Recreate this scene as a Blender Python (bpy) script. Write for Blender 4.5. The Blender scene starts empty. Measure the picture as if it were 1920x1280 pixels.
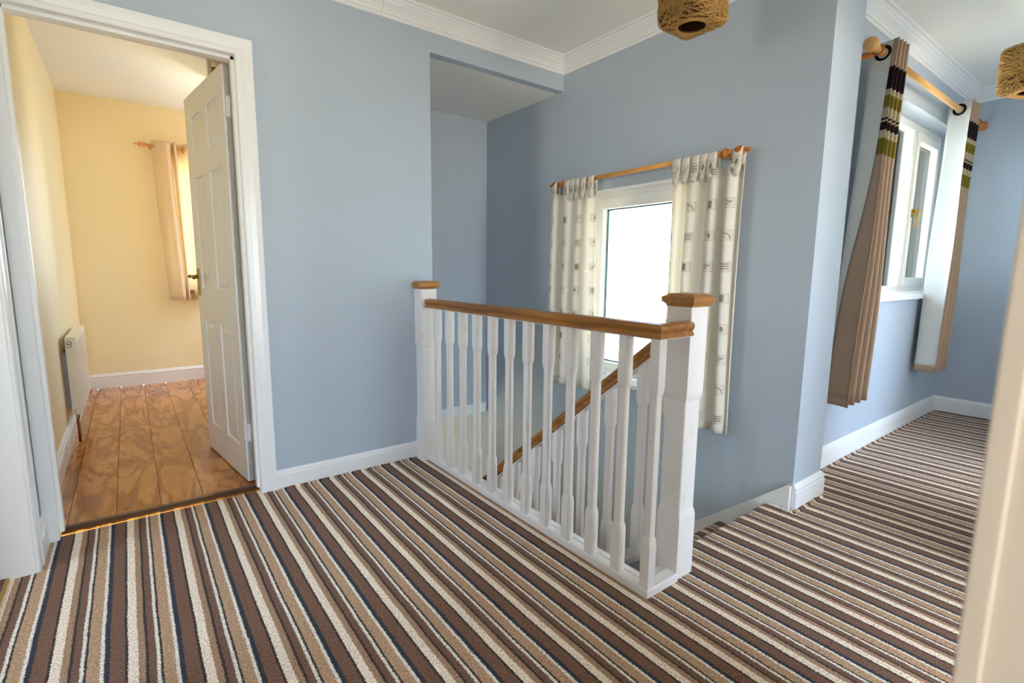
import bpy, bmesh, math, random
from math import sin, cos, pi, radians
from mathutils import Vector, Matrix
random.seed(7)
S = bpy.context.scene
COL = S.collection

# ------------------------------------------------------------------ camera
CF = Vector((0.59804838, 0.78914837, -0.13993919))
CR = Vector((0.79781897, -0.60281082, 0.01019847))
CU = Vector((0.07630875, 0.11774532, 0.99010758))
cam_d = bpy.data.cameras.new('camera')
cam = bpy.data.objects.new('camera', cam_d)
COL.objects.link(cam)
cam.matrix_world = Matrix(((CR.x, CU.x, -CF.x, 0), (CR.y, CU.y, -CF.y, 0), (CR.z, CU.z, -CF.z, 1.1), (0, 0, 0, 1)))
cam_d.sensor_width = 36
cam_d.lens = 947.1827 / 1920 * 36
cam_d.clip_start = 0.02
cam_d.dof.use_dof = True
cam_d.dof.focus_distance = 2.6
cam_d.dof.aperture_fstop = 4.0
S.camera = cam

# ------------------------------------------------------------------ world, light, exposure
W = bpy.data.worlds.new('sky'); S.world = W; W.use_nodes = True
bg = W.node_tree.nodes['Background']
# bluish daylight sky over warm, sunlit ground, with a soft horizon
_t = W.node_tree; _c = _t.nodes.new('ShaderNodeTexCoord'); _s = _t.nodes.new('ShaderNodeSeparateXYZ'); _r = _t.nodes.new('ShaderNodeValToRGB')
_m = _t.nodes.new('ShaderNodeMath'); _m.operation = 'MULTIPLY_ADD'; _m.inputs[1].default_value = .5; _m.inputs[2].default_value = .5
_t.links.new(_c.outputs['Generated'], _s.inputs[0]); _t.links.new(_s.outputs[2], _m.inputs[0]); _t.links.new(_m.outputs[0], _r.inputs[0]); _t.links.new(_r.outputs[0], bg.inputs[0])
_r.color_ramp.elements[0].position = .42; _r.color_ramp.elements[0].color = (1.10, .98, .73, 1)
_r.color_ramp.elements[1].position = .60; _r.color_ramp.elements[1].color = (.57, .775, 1.02, 1)
bg.inputs[1].default_value = 9.0
def portal(name, loc, rot, sx, sy):
    l = bpy.data.lights.new(name, 'AREA'); l.shape = 'RECTANGLE'; l.size = sx; l.size_y = sy
    l.cycles.is_portal = True
    o = bpy.data.objects.new(name, l); COL.objects.link(o); o.location = loc; o.rotation_euler = rot
    return o
portal('daylight_stair_window', (2.62, 1.965, 1.0), (0, radians(90), 0), 1.2, 0.95)
portal('daylight_corridor_window', (4.12, 1.40, 1.55), (radians(-90), 0, 0), 1.9, 1.2)
portal('daylight_bedroom_window', (0.85, 5.95, 1.45), (radians(-90), 0, 0), 0.95, 1.2)
portal('daylight_added_near_window', (-0.1, -2.62, 1.15), (radians(90), 0, 0), 1.1, 1.7)  # unseen window added behind the camera for light on the landing
portal('daylight_added_middle_window', (1.55, -2.62, 1.35), (radians(90), 0, 0), 1.3, 1.8)  # added with its room and doorway to brighten newel and pillar fronts
portal('daylight_added_corridor_room', (3.5, -2.62, 1.35), (radians(90), 0, 0), 1.7, 1.8)  # added out of view to brighten the corridor end and ceiling
portal('daylight_added_left_window', (-2.02, 1.85, 1.4), (0, radians(-90), 0), 0.8, 0.6)  # unseen opening added to throw light on the stairwell wall
portal('daylight_added_bedroom_side', (1.36, 5.35, 1.45), (0, radians(90), 0), 1.2, 0.7)  # hidden opening added to raise the bedroom light
portal('daylight_added_lower_hall', (0.28, 4.4, -1.1), (0, radians(-90), 0), 0.7, 0.6)  # unseen opening added so the lower hall is lit
S.view_settings.view_transform = 'Standard'
S.view_settings.look = 'None'
S.view_settings.exposure = 1.15
S.view_settings.gamma = 1.0
S.view_settings.use_curve_mapping = False
try:
    S.cycles.max_bounces = 14; S.cycles.diffuse_bounces = 10; S.cycles.use_denoising = True
    S.cycles.sample_clamp_indirect = 8
except Exception: pass

# ------------------------------------------------------------------ materials
def lin(c):
    return tuple(((v / 255) / 12.92 if v / 255 <= 0.04045 else ((v / 255 + 0.055) / 1.055) ** 2.4) for v in c) + (1,)
class NT:
    def __init__(s, name):
        s.m = bpy.data.materials.new(name); s.m.use_nodes = True
        s.t = s.m.node_tree; s.n = s.t.nodes; s.l = s.t.links
        s.b = s.n['Principled BSDF']; s.out = s.n['Material Output']
    def node(s, typ, **k):
        x = s.n.new(typ)
        for a, v in k.items(): setattr(x, a, v)
        return x
    def link(s, a, b): s.l.new(a, b)
    def val(s, i, v):
        if hasattr(v, 'is_linked') or isinstance(v, bpy.types.NodeSocket): s.link(v, i)
        else: i.default_value = v
    def math(s, op, a, b=0.0, c=0.0):
        x = s.node('ShaderNodeMath', operation=op)
        s.val(x.inputs[0], a); s.val(x.inputs[1], b); s.val(x.inputs[2], c)
        return x.outputs[0]
    def mix(s, f, a, b, typ='MIX'):
        x = s.node('ShaderNodeMix', data_type='RGBA', blend_type=typ)
        s.val(x.inputs[0], f); s.val(x.inputs[6], a); s.val(x.inputs[7], b)
        return x.outputs[2]
    def coord(s, out='Object', scale=(1, 1, 1), rot=(0, 0, 0)):
        c = s.node('ShaderNodeTexCoord'); m = s.node('ShaderNodeMapping')
        m.inputs['Scale'].default_value = scale; m.inputs['Rotation'].default_value = rot
        s.link(c.outputs[out], m.inputs[0]); return m.outputs[0]
    def noise(s, v, scale, detail=3, rough=.5, dist=0.0):
        x = s.node('ShaderNodeTexNoise'); s.link(v, x.inputs['Vector'])
        x.inputs['Scale'].default_value = scale; x.inputs['Detail'].default_value = detail
        x.inputs['Roughness'].default_value = rough; x.inputs['Distortion'].default_value = dist
        return x.outputs[0]
    def ramp(s, f, stops, interp='LINEAR'):
        x = s.node('ShaderNodeValToRGB'); s.link(f, x.inputs[0]); r = x.color_ramp; r.interpolation = interp
        while len(r.elements) < len(stops): r.elements.new(0.5)
        for e, (p, c) in zip(r.elements, stops): e.position = p; e.color = c
        return x.outputs[0]
    def bump(s, h, strength, dist=.01):
        x = s.node('ShaderNodeBump'); x.inputs['Strength'].default_value = strength; x.inputs['Distance'].default_value = dist
        s.link(h, x.inputs['Height']); s.link(x.outputs[0], s.b.inputs['Normal'])
    def base(s, c): s.val(s.b.inputs['Base Color'], c)
    def set(s, **k):
        for a, v in k.items(): s.b.inputs[a].default_value = v
def paint(name, rgb, rough=.6, var=.03, bump=.06):
    t = NT(name); v = t.coord(); n = t.noise(v, 2.5, 4)
    c = lin(rgb); a = tuple(x * (1 - var) for x in c[:3]) + (1,); b = tuple(min(1, x * (1 + var)) for x in c[:3]) + (1,)
    t.base(t.mix(n, a, b)); t.set(Roughness=rough)
    t.bump(t.noise(v, 180, 3), bump, .002)
    return t.m
BLUE = (176, 188, 203)
M_blue = paint('blue_wall_paint', BLUE, .42)
M_yellow = paint('cream_yellow_wall_paint', (242, 230, 192), .5)
M_green = paint('pale_green_wall_paint', (206, 208, 132), .6)
M_ceil = paint('white_ceiling_paint', (236, 236, 232), .8, .015)
M_grey = paint('off_white_wall_paint', (214, 210, 200), .7)
M_trim = paint('white_gloss_trim', (232, 233, 236), .28, .01, .03)
M_creamtrim = paint('cream_satin_trim', (190, 176, 162), .4, .01, .03)
M_pvc = paint('white_window_frame', (238, 236, 232), .25, .005, .0)
M_rad = paint('white_enamel', (236, 230, 216), .25, .005, .0)

def knotty(name, rgb):
    t = NT(name); v = t.coord('Object', (6, 6, 2.6))
    vo = t.node('ShaderNodeTexVoronoi'); vo.inputs['Scale'].default_value = 2.0; t.link(v, vo.inputs['Vector'])
    f = t.ramp(vo.outputs['Distance'], [(0.0, (1, 1, 1, 1)), (.10, (.5, .5, .5, 1)), (.17, (0, 0, 0, 1))])
    ns = t.noise(t.coord('Object', (1, 1, 1)), 4.0, 2)
    gate = t.math('GREATER_THAN', ns, .56)
    f2 = t.math('MULTIPLY', f, t.math('MULTIPLY', gate, .38))
    g = t.noise(t.coord('Object', (60, 60, 3)), 1.0, 3)
    base = t.mix(g, lin(tuple(x - 5 for x in rgb)), lin(rgb))
    t.base(t.mix(f2, base, lin((205, 168, 120)))); t.set(Roughness=.3)
    return t.m
M_wood_white = knotty('white_painted_pine', (234, 230, 230))

def wood(name, dark, mid, light, along='y', rough=.35, scale=1.0, spec=.4):
    t = NT(name)
    sc = {'x': (2, 30, 30), 'y': (30, 2, 30), 'z': (30, 30, 2)}[along]
    v = t.coord('Object', tuple(a * scale for a in sc))
    n = t.noise(v, 1.0, 6, .6, .8); n2 = t.noise(v, 7.0, 3, .6)
    c = t.ramp(n, [(.28, lin(dark)), (.5, lin(mid)), (.72, lin(light))])
    t.base(t.mix(t.math('MULTIPLY', n2, .35), c, lin(dark))); t.set(Roughness=rough); t.b.inputs['Specular IOR Level'].default_value = spec
    t.bump(n2, .08, .002)
    return t.m
OAK = ((112, 66, 24), (168, 112, 50), (196, 142, 76))
M_oak_y = wood('oak_along_landing', *OAK, along='y')
M_oak_x = wood('oak_across_landing', *OAK, along='x')
M_oak_cap = wood('oak_newel_cap', (124, 78, 30), (176, 122, 58), (204, 152, 84), along='x')
M_pine_x = wood('pale_pine_pole', (206, 150, 84), (226, 176, 108), (238, 196, 134), along='x', rough=.3)
M_pine_y = wood('honey_pine_pole', (196, 128, 54), (222, 158, 82), (236, 180, 108), along='y', rough=.3)
M_orange = wood('orange_turned_wood', (150, 84, 30), (188, 112, 46), (206, 134, 62), along='y', rough=.3)
M_orange_x = wood('orange_turned_bracket', (150, 84, 30), (188, 112, 46), (206, 134, 62), along='x', rough=.3)
M_reducer = wood('dark_red_wood_strip', (58, 22, 12), (78, 32, 18), (94, 42, 24), along='x', rough=.25)
M_cupboard = wood('varnished_amber_wood', (150, 104, 36), (186, 136, 56), (204, 158, 76), along='z', rough=.35)

def metal(name, rgb, rough=.25, amt=1.0):
    t = NT(name); n = t.noise(t.coord(), 90, 2); c = lin(rgb)
    t.base(t.mix(n, c, tuple(x * .75 for x in c[:3]) + (1,))); t.set(Roughness=rough, Metallic=amt); return t.m
M_brass = metal('brass', (206, 170, 72), .25)
M_oldbrass = metal('aged_brass', (150, 122, 48), .35)
M_bronze = metal('dark_bronze', (46, 40, 30), .35)
M_chrome = metal('chrome', (170, 168, 165), .25)
M_copper = metal('copper_pipe', (150, 84, 52), .35)
M_steel = metal('grey_steel', (150, 150, 150), .5)

def laminate():
    t = NT('walnut_laminate'); c = t.node('ShaderNodeTexCoord')
    oi = t.node('ShaderNodeObjectInfo')
    m = t.node('ShaderNodeMapping'); t.link(c.outputs['Object'], m.inputs[0]); m.inputs['Scale'].default_value = (6.5, 1.4, 1)
    comb = t.node('ShaderNodeCombineXYZ'); r = t.math('MULTIPLY', oi.outputs['Random'], 40.0)
    t.link(r, comb.inputs[0]); t.link(r, comb.inputs[1]); t.link(comb.outputs[0], m.inputs['Location'])
    n = t.noise(m.outputs[0], .9, 3, .5, 1.6)
    w = t.math('SINE', t.math('MULTIPLY', n, 24.0)); w = t.math('MULTIPLY_ADD', w, .5, .5)
    fine = t.noise(m.outputs[0], 9.0, 4, .6)
    f = t.math('ADD', t.math('MULTIPLY', w, .36), t.math('MULTIPLY', fine, .5))
    col = t.ramp(f, [(.12, lin((134, 74, 30))), (.42, lin((194, 124, 58))), (.75, lin((226, 164, 92)))])
    big = t.noise(m.outputs[0], .5, 2)
    col = t.mix(t.math('MULTIPLY', big, .45), col, lin((132, 74, 32)))
    t.base(col); t.set(Roughness=.2); t.b.inputs['Specular IOR Level'].default_value = .55
    return t.m
M_lam = laminate()
M_groove = paint('pale_floor_joint', (214, 172, 112), .6)

def carpet():
    t = NT('striped_carpet'); c = t.node('ShaderNodeTexCoord'); sp = t.node('ShaderNodeSeparateXYZ'); t.link(c.outputs['Object'], sp.inputs[0])
    v = t.coord('Object')
    wob = t.math('MULTIPLY', t.math('SUBTRACT', t.noise(v, 200, 2), .5), .011)
    wob2 = t.math('MULTIPLY', t.math('SUBTRACT', t.noise(t.coord('Object', (1, 1, 0)), 5, 2), .5), .006)
    x = t.math('ADD', t.math('ADD', sp.outputs[0], wob), wob2)
    u = t.math('FRACT', t.math('DIVIDE', t.math('ADD', x, 17.1110), .1703))
    CREAM, TAN, DARK, BROWN, WHITE, NAVY, TANW, BRW = ((255, 236, 218), (176, 138, 110), (46, 32, 28), (122, 86, 68), (246, 236, 226), (34, 40, 58), (194, 156, 124), (124, 86, 66))
    seq = [(CREAM, 85), (TAN, 62), (DARK, 23), (BROWN, 70), (WHITE, 33), (DARK, 21), (TANW, 105), (WHITE, 33), (NAVY, 46), (BRW, 127), (DARK, 25)]
    tot = sum(w for _, w in seq); p = 0; stops = []
    for col, w in seq: stops.append((p / tot, lin(col))); p += w
    base = t.ramp(u, stops, 'CONSTANT')
    fib = t.noise(v, 250, 2, .8); fib2 = t.noise(v, 110, 2, .6)
    k = t.math('ADD', t.math('MULTIPLY', fib, 3.7), t.math('MULTIPLY', fib2, 1.1))
    k = t.math('MAXIMUM', t.math('MULTIPLY_ADD', k, 1.0, -1.38), .25)
    mul = t.node('ShaderNodeVectorMath', operation='SCALE'); t.link(base, mul.inputs[0]); t.link(k, mul.inputs['Scale'])
    t.base(mul.outputs[0]); t.set(Roughness=1.0); t.b.inputs['Specular IOR Level'].default_value = .05
    t.b.inputs['Sheen Weight'].default_value = .15; t.b.inputs['Sheen Roughness'].default_value = .6
    h = t.math('ADD', fib, t.math('MULTIPLY', fib2, .8)); t.bump(h, .9, .006)
    return t.m
M_carpet = carpet()

def cloth(name, rgb, trans=.25, rough=.9):
    t = NT(name); v = t.coord('UV'); n = t.noise(v, 500, 2)
    c = lin(rgb); col = t.mix(n, tuple(x * .9 for x in c[:3]) + (1,), c); t.base(col); t.set(Roughness=rough)
    t.b.inputs['Specular IOR Level'].default_value = .1
    if trans:
        tr = t.node('ShaderNodeBsdfTranslucent'); t.link(col, tr.inputs[0]); mx = t.node('ShaderNodeMixShader')
        mx.inputs[0].default_value = trans; t.link(t.b.outputs[0], mx.inputs[1]); t.link(tr.outputs[0], mx.inputs[2]); t.link(mx.outputs[0], t.out.inputs[0])
    return t
M_lining = cloth('white_curtain_lining', (226, 228, 226), .12).m
M_creamcloth = cloth('cream_curtain_fabric', (252, 240, 218), .5).m
M_plaincloth = cloth('off_white_tab_fabric', (236, 230, 220), .3).m

def banded():
    t = NT('striped_curtain_fabric'); c = t.node('ShaderNodeTexCoord'); sp = t.node('ShaderNodeSeparateXYZ'); t.link(c.outputs['UV'], sp.inputs[0])
    z = t.math('MULTIPLY', sp.outputs[1], 1.0)
    BG, DK, GR, CR = (180, 154, 132), (34, 18, 24), (120, 108, 36), (186, 170, 144)
    zs = [(0, BG), (1.688, GR), (1.758, CR), (1.800, DK), (1.838, CR), (1.850, DK), (1.862, CR), (1.912, GR), (1.966, CR), (1.995, DK), (2.104, BG)]
    f = t.math('DIVIDE', z, 2.5)
    col = t.ramp(f, [(a / 2.5, lin(b)) for a, b in zs], 'CONSTANT')
    n = t.noise(t.coord('UV', (300, 900, 1)), 1, 2); t.base(t.mix(t.math('MULTIPLY', n, .25), col, (0.02, .015, .01, 1)))
    t.set(Roughness=.8); t.b.inputs['Specular IOR Level'].default_value = .15; return t.m
M_band = banded()

def printed():
    # off-white cotton with rows of small printed squares: leaf, bars, twig, arch
    t = cloth('printed_tab_curtain_fabric', (240, 235, 226), .3); nt = t
    c = t.node('ShaderNodeTexCoord'); sp = t.node('ShaderNodeSeparateXYZ'); t.link(c.outputs['UV'], sp.inputs[0])
    U = t.math('DIVIDE', sp.outputs[0], .140); V = t.math('DIVIDE', sp.outputs[1], .150)
    iu = t.math('FLOOR', U); iv = t.math('FLOOR', V)
    a = t.math('MULTIPLY', t.math('SUBTRACT', t.math('SUBTRACT', U, iu), .5), .140)
    b = t.math('MULTIPLY', t.math('SUBTRACT', t.math('SUBTRACT', V, iv), .5), .150)
    def absx(x): return t.math('ABSOLUTE', x)
    def lt(x, y): return t.math('LESS_THAN', x, y)
    def AND(x, y): return t.math('MULTIPLY', x, y)
    def OR(x, y): return t.math('MAXIMUM', x, y)
    mx = t.math('MAXIMUM', absx(a), absx(b))
    inside = lt(mx, .0245); border = AND(inside, t.math('GREATER_THAN', mx, .0228)); core = lt(mx, .0175)
    typ = t.math('MODULO', t.math('ADD', t.math('ADD', t.math('MULTIPLY', iv, 3.0), iu), 100.0), 5.0)
    def ell(cx, cy, rx, ry, rot):
        cu, su = cos(rot), sin(rot)
        x = t.math('SUBTRACT', a, cx); y = t.math('SUBTRACT', b, cy)
        p = t.math('DIVIDE', t.math('ADD', t.math('MULTIPLY', x, cu), t.math('MULTIPLY', y, su)), rx)
        q = t.math('DIVIDE', t.math('SUBTRACT', t.math('MULTIPLY', y, cu), t.math('MULTIPLY', x, su)), ry)
        return lt(t.math('ADD', t.math('MULTIPLY', p, p), t.math('MULTIPLY', q, q)), 1.0)
    leaf = OR(ell(0, .002, .007, .013, -.2), AND(lt(absx(a), .0012), lt(absx(t.math('ADD', b, .010)), .009)))
    bars = AND(core, t.math('GREATER_THAN', t.math('SINE', t.math('MULTIPLY', b, 560.0)), .1))
    twig = OR(OR(ell(-.007, .006, .0035, .008, .9), ell(.006, .010, .0035, .008, -.6)), OR(ell(.009, -.003, .003, .007, -1.1), AND(lt(absx(a), .001), lt(absx(b), .014))))
    block = AND(core, t.math('GREATER_THAN', a, -.004))
    rr = t.math('SQRT', t.math('ADD', t.math('POWER', t.math('ADD', a, -.010), 2.0), t.math('POWER', t.math('ADD', b, .014), 2.0)))
    arch = AND(AND(core, lt(absx(t.math('SUBTRACT', rr, .024)), .0022)), 1.0)
    m = 0.0
    for k, sh in enumerate((leaf, bars, twig, block, arch)):
        m_k = AND(sh, lt(absx(t.math('SUBTRACT', typ, float(k))), .5)); m = m_k if k == 0 else OR(m, m_k)
    ink = t.math('MAXIMUM', t.math('MULTIPLY', m, .72), t.math('MULTIPLY', border, .45))
    ink = t.math('MULTIPLY', ink, t.math('MULTIPLY_ADD', t.noise(t.coord('UV'), 300, 2), .6, .6))
    tint = t.mix(t.math('MULTIPLY', inside, .16), lin((240, 235, 226)), lin((178, 160, 120)))
    col = t.mix(ink, tint, lin((92, 78, 46)))
    t.link(col, t.b.inputs['Base Color'])
    for n in t.n:
        if n.type == 'BSDF_TRANSLUCENT': t.link(col, n.inputs[0])
    return t.m
M_print = printed()

def glass():
    t = NT('window_glass')
    tr = t.node('ShaderNodeBsdfTransparent'); gl = t.node('ShaderNodeBsdfGlossy'); gl.inputs['Roughness'].default_value = .02
    tr.inputs[0].default_value = (.93, .97, .96, 1)
    fr = t.node('ShaderNodeFresnel'); fr.inputs[0].default_value = 1.45
    mx = t.node('ShaderNodeMixShader'); t.link(fr.outputs[0], mx.inputs[0]); t.link(tr.outputs[0], mx.inputs[1]); t.link(gl.outputs[0], mx.inputs[2])
    t.link(mx.outputs[0], t.out.inputs[0]); return t.m
M_glass = glass()
M_gasket = paint('dark_teal_gasket', (62, 104, 116), .5)
def twine(name, rgb):
    t = NT(name); n = t.noise(t.coord(), 150, 3); c = lin(rgb)
    t.base(t.mix(n, tuple(x * .55 for x in c[:3]) + (1,), c)); t.set(Roughness=.8); return t.m
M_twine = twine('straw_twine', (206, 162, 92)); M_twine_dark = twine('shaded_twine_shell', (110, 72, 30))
M_bulb = paint('opal_bulb', (235, 230, 220), .3, .0, .0)
M_cord = paint('white_flex', (225, 222, 215), .4, .0, .0)
M_socket = paint('white_plastic', (235, 235, 232), .3, .0, .0)

# ------------------------------------------------------------------ mesh helpers
def add_box(bm, x0, x1, y0, y1, z0, z1, bev=0.0):
    r = bmesh.ops.create_cube(bm, size=1)
    vs = r['verts']
    for v in vs:
        v.co = Vector((x0 + (v.co.x + .5) * (x1 - x0), y0 + (v.co.y + .5) * (y1 - y0), z0 + (v.co.z + .5) * (z1 - z0)))
    if bev:
        es = list({e for v in vs for e in v.link_edges})
        bmesh.ops.bevel(bm, geom=es, offset=bev, segments=2, affect='EDGES', profile=.6)
def boxes(lst, bev=0.0):
    bm = bmesh.new()
    for b in lst: add_box(bm, *b, bev=bev)
    return bm
def obj(name, bm, mats, parent=None, smooth=False, keep=None):
    me = bpy.data.meshes.new(name)
    bmesh.ops.recalc_face_normals(bm, faces=bm.faces) if keep is None else None
    if parent is not None:
        w = Vector(parent.get('_w', (0, 0, 0)))
        bmesh.ops.translate(bm, verts=bm.verts, vec=-w)
    bm.to_mesh(me); bm.free()
    for m in (mats if isinstance(mats, (list, tuple)) else [mats]): me.materials.append(m)
    if smooth:
        for p in me.polygons: p.use_smooth = True
    o = bpy.data.objects.new(name, me); COL.objects.link(o)
    if parent is not None: o.parent = parent; o['_w'] = list(parent.get('_w', (0, 0, 0)))
    return o
def thing(name, label, cat, loc, group=None):
    o = bpy.data.objects.new(name, None); COL.objects.link(o); o.location = loc; o['_w'] = list(loc)
    o.empty_display_size = .1
    o['label'] = label; o['category'] = cat
    if group: o['group'] = group
    return o
def struct(name, bm, mats, label=None, smooth=False, cat=None):
    o = obj(name, bm, mats, None, smooth); o['kind'] = 'structure'
    if label: o['label'] = label
    if cat: o['category'] = cat
    return o
def struct_root(name, loc, label):
    o = bpy.data.objects.new(name, None); COL.objects.link(o); o.location = loc; o['_w'] = list(loc)
    o['kind'] = 'structure'; o['label'] = label; return o
def sweep2d(bm, path, prof, side=1, closed=False, z=0.0):
    """sweep a (offset, height) profile along an XY polyline with mitred corners; offset goes to the left (side=1) of travel"""
    P = [Vector(p) for p in path]; rings = []
    for i, p in enumerate(P):
        ds = []
        if i > 0: ds.append((P[i] - P[i - 1]).normalized())
        if i < len(P) - 1: ds.append((P[i + 1] - P[i]).normalized())
        ns = [Vector((-d.y, d.x)) * side for d in ds]
        if len(ns) == 2:
            n = (ns[0] + ns[1]).normalized(); k = 1 / max(.2, n.dot(ns[0])); n = n * k
        else: n = ns[0]
        rings.append([bm.verts.new((p.x + n.x * d, p.y + n.y * d, z + h)) for d, h in prof])
    m = len(prof)
    for a, b in zip(rings, rings[1:]):
        for j in range(m): bm.faces.new((a[j], a[(j + 1) % m], b[(j + 1) % m], b[j]))
    bm.faces.new(rings[0]); bm.faces.new(rings[-1][::-1])
def lathe(bm, prof, axis, origin, seg=20):
    """prof: list of (t along axis, radius)"""
    ax = Vector(axis).normalized(); a = ax.orthogonal().normalized(); b = ax.cross(a); rings = []
    for t, r in prof:
        c = Vector(origin) + ax * t
        if r < 1e-5: rings.append([bm.verts.new(c)])
        else: rings.append([bm.verts.new(c + (a * cos(2 * pi * k / seg) + b * sin(2 * pi * k / seg)) * r) for k in range(seg)])
    for A, B in zip(rings, rings[1:]):
        for k in range(seg):
            k2 = (k + 1) % seg
            if len(A) == 1 and len(B) == 1: continue
            if len(A) == 1: bm.faces.new((A[0], B[k], B[k2]))
            elif len(B) == 1: bm.faces.new((A[k], A[k2], B[0]))
            else: bm.faces.new((A[k], A[k2], B[k2], B[k]))
    for R_, rev in ((rings[0], True), (rings[-1], False)):
        if len(R_) > 1: bm.faces.new(R_[::-1] if rev else R_)
def torus(bm, c, n, R_, r, s1=24, s2=8, squash=1.0):
    n = Vector(n).normalized(); a = n.orthogonal().normalized(); b = n.cross(a); rings = []
    for i in range(s1):
        d = a * cos(2 * pi * i / s1) + b * sin(2 * pi * i / s1)
        rings.append([bm.verts.new(Vector(c) + d * (R_ + r * cos(2 * pi * j / s2)) + n * r * squash * sin(2 * pi * j / s2)) for j in range(s2)])
    for i in range(s1):
        A, B = rings[i], rings[(i + 1) % s1]
        for j in range(s2): bm.faces.new((A[j], A[(j + 1) % s2], B[(j + 1) % s2], B[j]))

# ------------------------------------------------------------------ key dimensions (metres)
YA, XAe, XB, YC = 2.63, 1.41, 2.40, 3.53
YP, XP, YW, XD = 0.99, 2.694, 1.135, 5.19
XE = -0.345; ZC = 2.46; ZS = 2.272; YN = 0.06
JX = 0.49   # door jamb beside the camera

# ------------------------------------------------------------------ floors
bm = bmesh.new()
add_box(bm, -.42, 1.405, YN - .2, 2.655, -.22, 0)
add_box(bm, 1.405, 1.50, YN - .2, 1.07, -.22, 0)
add_box(bm, 1.50, XB, YN - .2, 1.085, -.22, 0)
add_box(bm, XB, XP + .0, YN - .2, YP, -.22, 0)
add_box(bm, XP, XD, YN - .2, YW, -.22, 0)
# rounded carpet nosing at the top of the stair
for k in range(1):
    n = 10; r = .024; ring = []
    for i in range(n + 1):
        a = pi / 2 - i / n * pi
        ring.append((1.085 + r * cos(a), -r + r * sin(a)))
    va = [bm.verts.new((1.50, y, z)) for y, z in ring]; vb = [bm.verts.new((XB, y, z)) for y, z in ring]
    for i in range(n): bm.faces.new((va[i], va[i + 1], vb[i + 1], vb[i]))
    bm.faces.new(va); bm.faces.new(vb)
# carpet tufting up where it meets pillar and newel
struct('floor', bm, M_carpet, 'brown, tan, cream and navy striped landing carpet')
# small rolled edge of carpet against the pillar baseboards
bm = bmesh.new()
def roll(bm, p, q, r):
    d = (Vector(q) - Vector(p)).normalized(); L = (Vector(q) - Vector(p)).length; n = 14
    lathe(bm, [(0, r * .6)] + [(L * i / n, r * (1 + .18 * sin(i * 2.1))) for i in range(1, n)] + [(L, r * .6)], d, p, 8)
roll(bm, (XB - .022, 1.09, 0), (XB - .022, YP - .02, 0), .009)
roll(bm, (XB - .02, YP - .024, 0), (XP + .005, YP - .024, 0), .009)
roll(bm, (XP + .01, YW - .024, 0), (XD - .02, YW - .024, 0), .008)
roll(bm, (XD - .024, YW - .02, 0), (XD - .024, YN, 0), .008)
roll(bm, (.53, YA - .022, 0), (1.29, YA - .022, 0), .007)
struct('trim_carpet_edge', bm, M_carpet, 'tucked edge of the striped carpet along the baseboards', smooth=True)

# bedroom floor: planks over a pale base
bed = struct('floor_bedroom', boxes([(-.36, 1.31, 2.70, 5.80, -.06, -.012)]), M_groove, 'glossy walnut laminate bedroom floor seen through the doorway')
xs = [-.36, -.286, -.119, .047, .215, .383, .551, .719, .887, 1.055, 1.223, 1.31]
offs = [3.06, 3.06 + .0, 3.50, 3.95, 3.25, 2.95, 3.6, 3.1, 3.8, 3.3, 3.0]
offs = [3.06, 3.52, 4.05, 3.30, 3.26, 3.8, 3.1, 3.6, 3.2, 3.9, 3.0]
for i in range(len(xs) - 1):
    js = [2.745]; y = offs[i]
    while y - 1.25 > 2.76: y -= 1.25
    while y < 5.75: js.append(y); y += 1.25
    js.append(5.79)
    for a, b in zip(js, js[1:]):
        pb = bmesh.new(); add_box(pb, xs[i] + .0012, xs[i + 1] - .0012, a + .0010, b - .0010, -.012, 0)
        obj('floor_plank', pb, M_lam, bed)

# doorway threshold strips
def threshold(name, x0, x1, y0, y1, along, label):
    t = struct_root(name, ((x0 + x1) / 2, (y0 + y1) / 2, 0), label)
    if along == 'x':
        bm = bmesh.new(); sweep2d(bm, [(x0, y1), (x1, y1)], [(0, 0), (0, .004), (-.02, .012), (-.05, .014), (y0 + .008 - y1, .007), (y0 + .008 - y1, 0)], 1)
        obj('wood_strip', bm, M_reducer, t)
        obj('brass_edge', boxes([(x0, x1, y0 + .002, y0 + .007, 0, .005)]), M_brass, t)
    else:
        bm = bmesh.new(); sweep2d(bm, [(x0, y0), (x0, y1)], [(0, 0), (0, .008), (-(x1 - x0) + .008, .010), (-(x1 - x0) + .008, 0)], 1)
        obj('wood_strip', bm, M_reducer, t)
        obj('brass_edge', boxes([(x1 - .008, x1, y0, y1, 0, .010)]), M_brass, t)
threshold('trim_threshold', -.297, .449, 2.664, 2.748, 'x', 'dark wood threshold strip with brass edge in the bedroom doorway')
threshold('trim_threshold_left', -.50, -.412, 1.60, 2.372, 'y', 'wood threshold strip with brass edge in the left doorway')

# ------------------------------------------------------------------ walls
DX0, DX1, DZ = -.297, .449, 2.022
struct('wall_north', boxes([(XE - .1, DX0 - .012, YA, 2.69, 0, ZC), (DX0 - .012, DX1 + .012, YA, 2.69, DZ + .012, ZC), (DX1 + .012, XAe, YA, 2.69, -.22, ZC), (XAe, XB, YA, 2.69, ZS, ZC)]), M_blue, 'blue painted wall with the bedroom doorway')
struct('wall_bedroom_south', boxes([(-.46, DX0 - .012, 2.69, 2.75, 0, 2.53), (DX0 - .012, DX1 + .012, 2.69, 2.75, DZ + .012, 2.53), (DX1 + .012, 1.34, 2.69, 2.75, 0, 2.53)]), M_yellow)
struct('wall_stairwell_west', boxes([(1.345, XAe, 2.69, YC, -2.5, ZS)]), M_blue)
struct('wall_stairwell_north', boxes([(XAe, XB, YC, YC + .08, -.03, ZS)]), M_blue, 'blue end wall of the stairwell under the dropped ceiling')
struct('ceiling_stairwell', boxes([(1.345, XB, 2.69, YC + .08, ZS, ZS + .06)]), M_ceil, 'white dropped ceiling over the stairwell')
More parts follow.
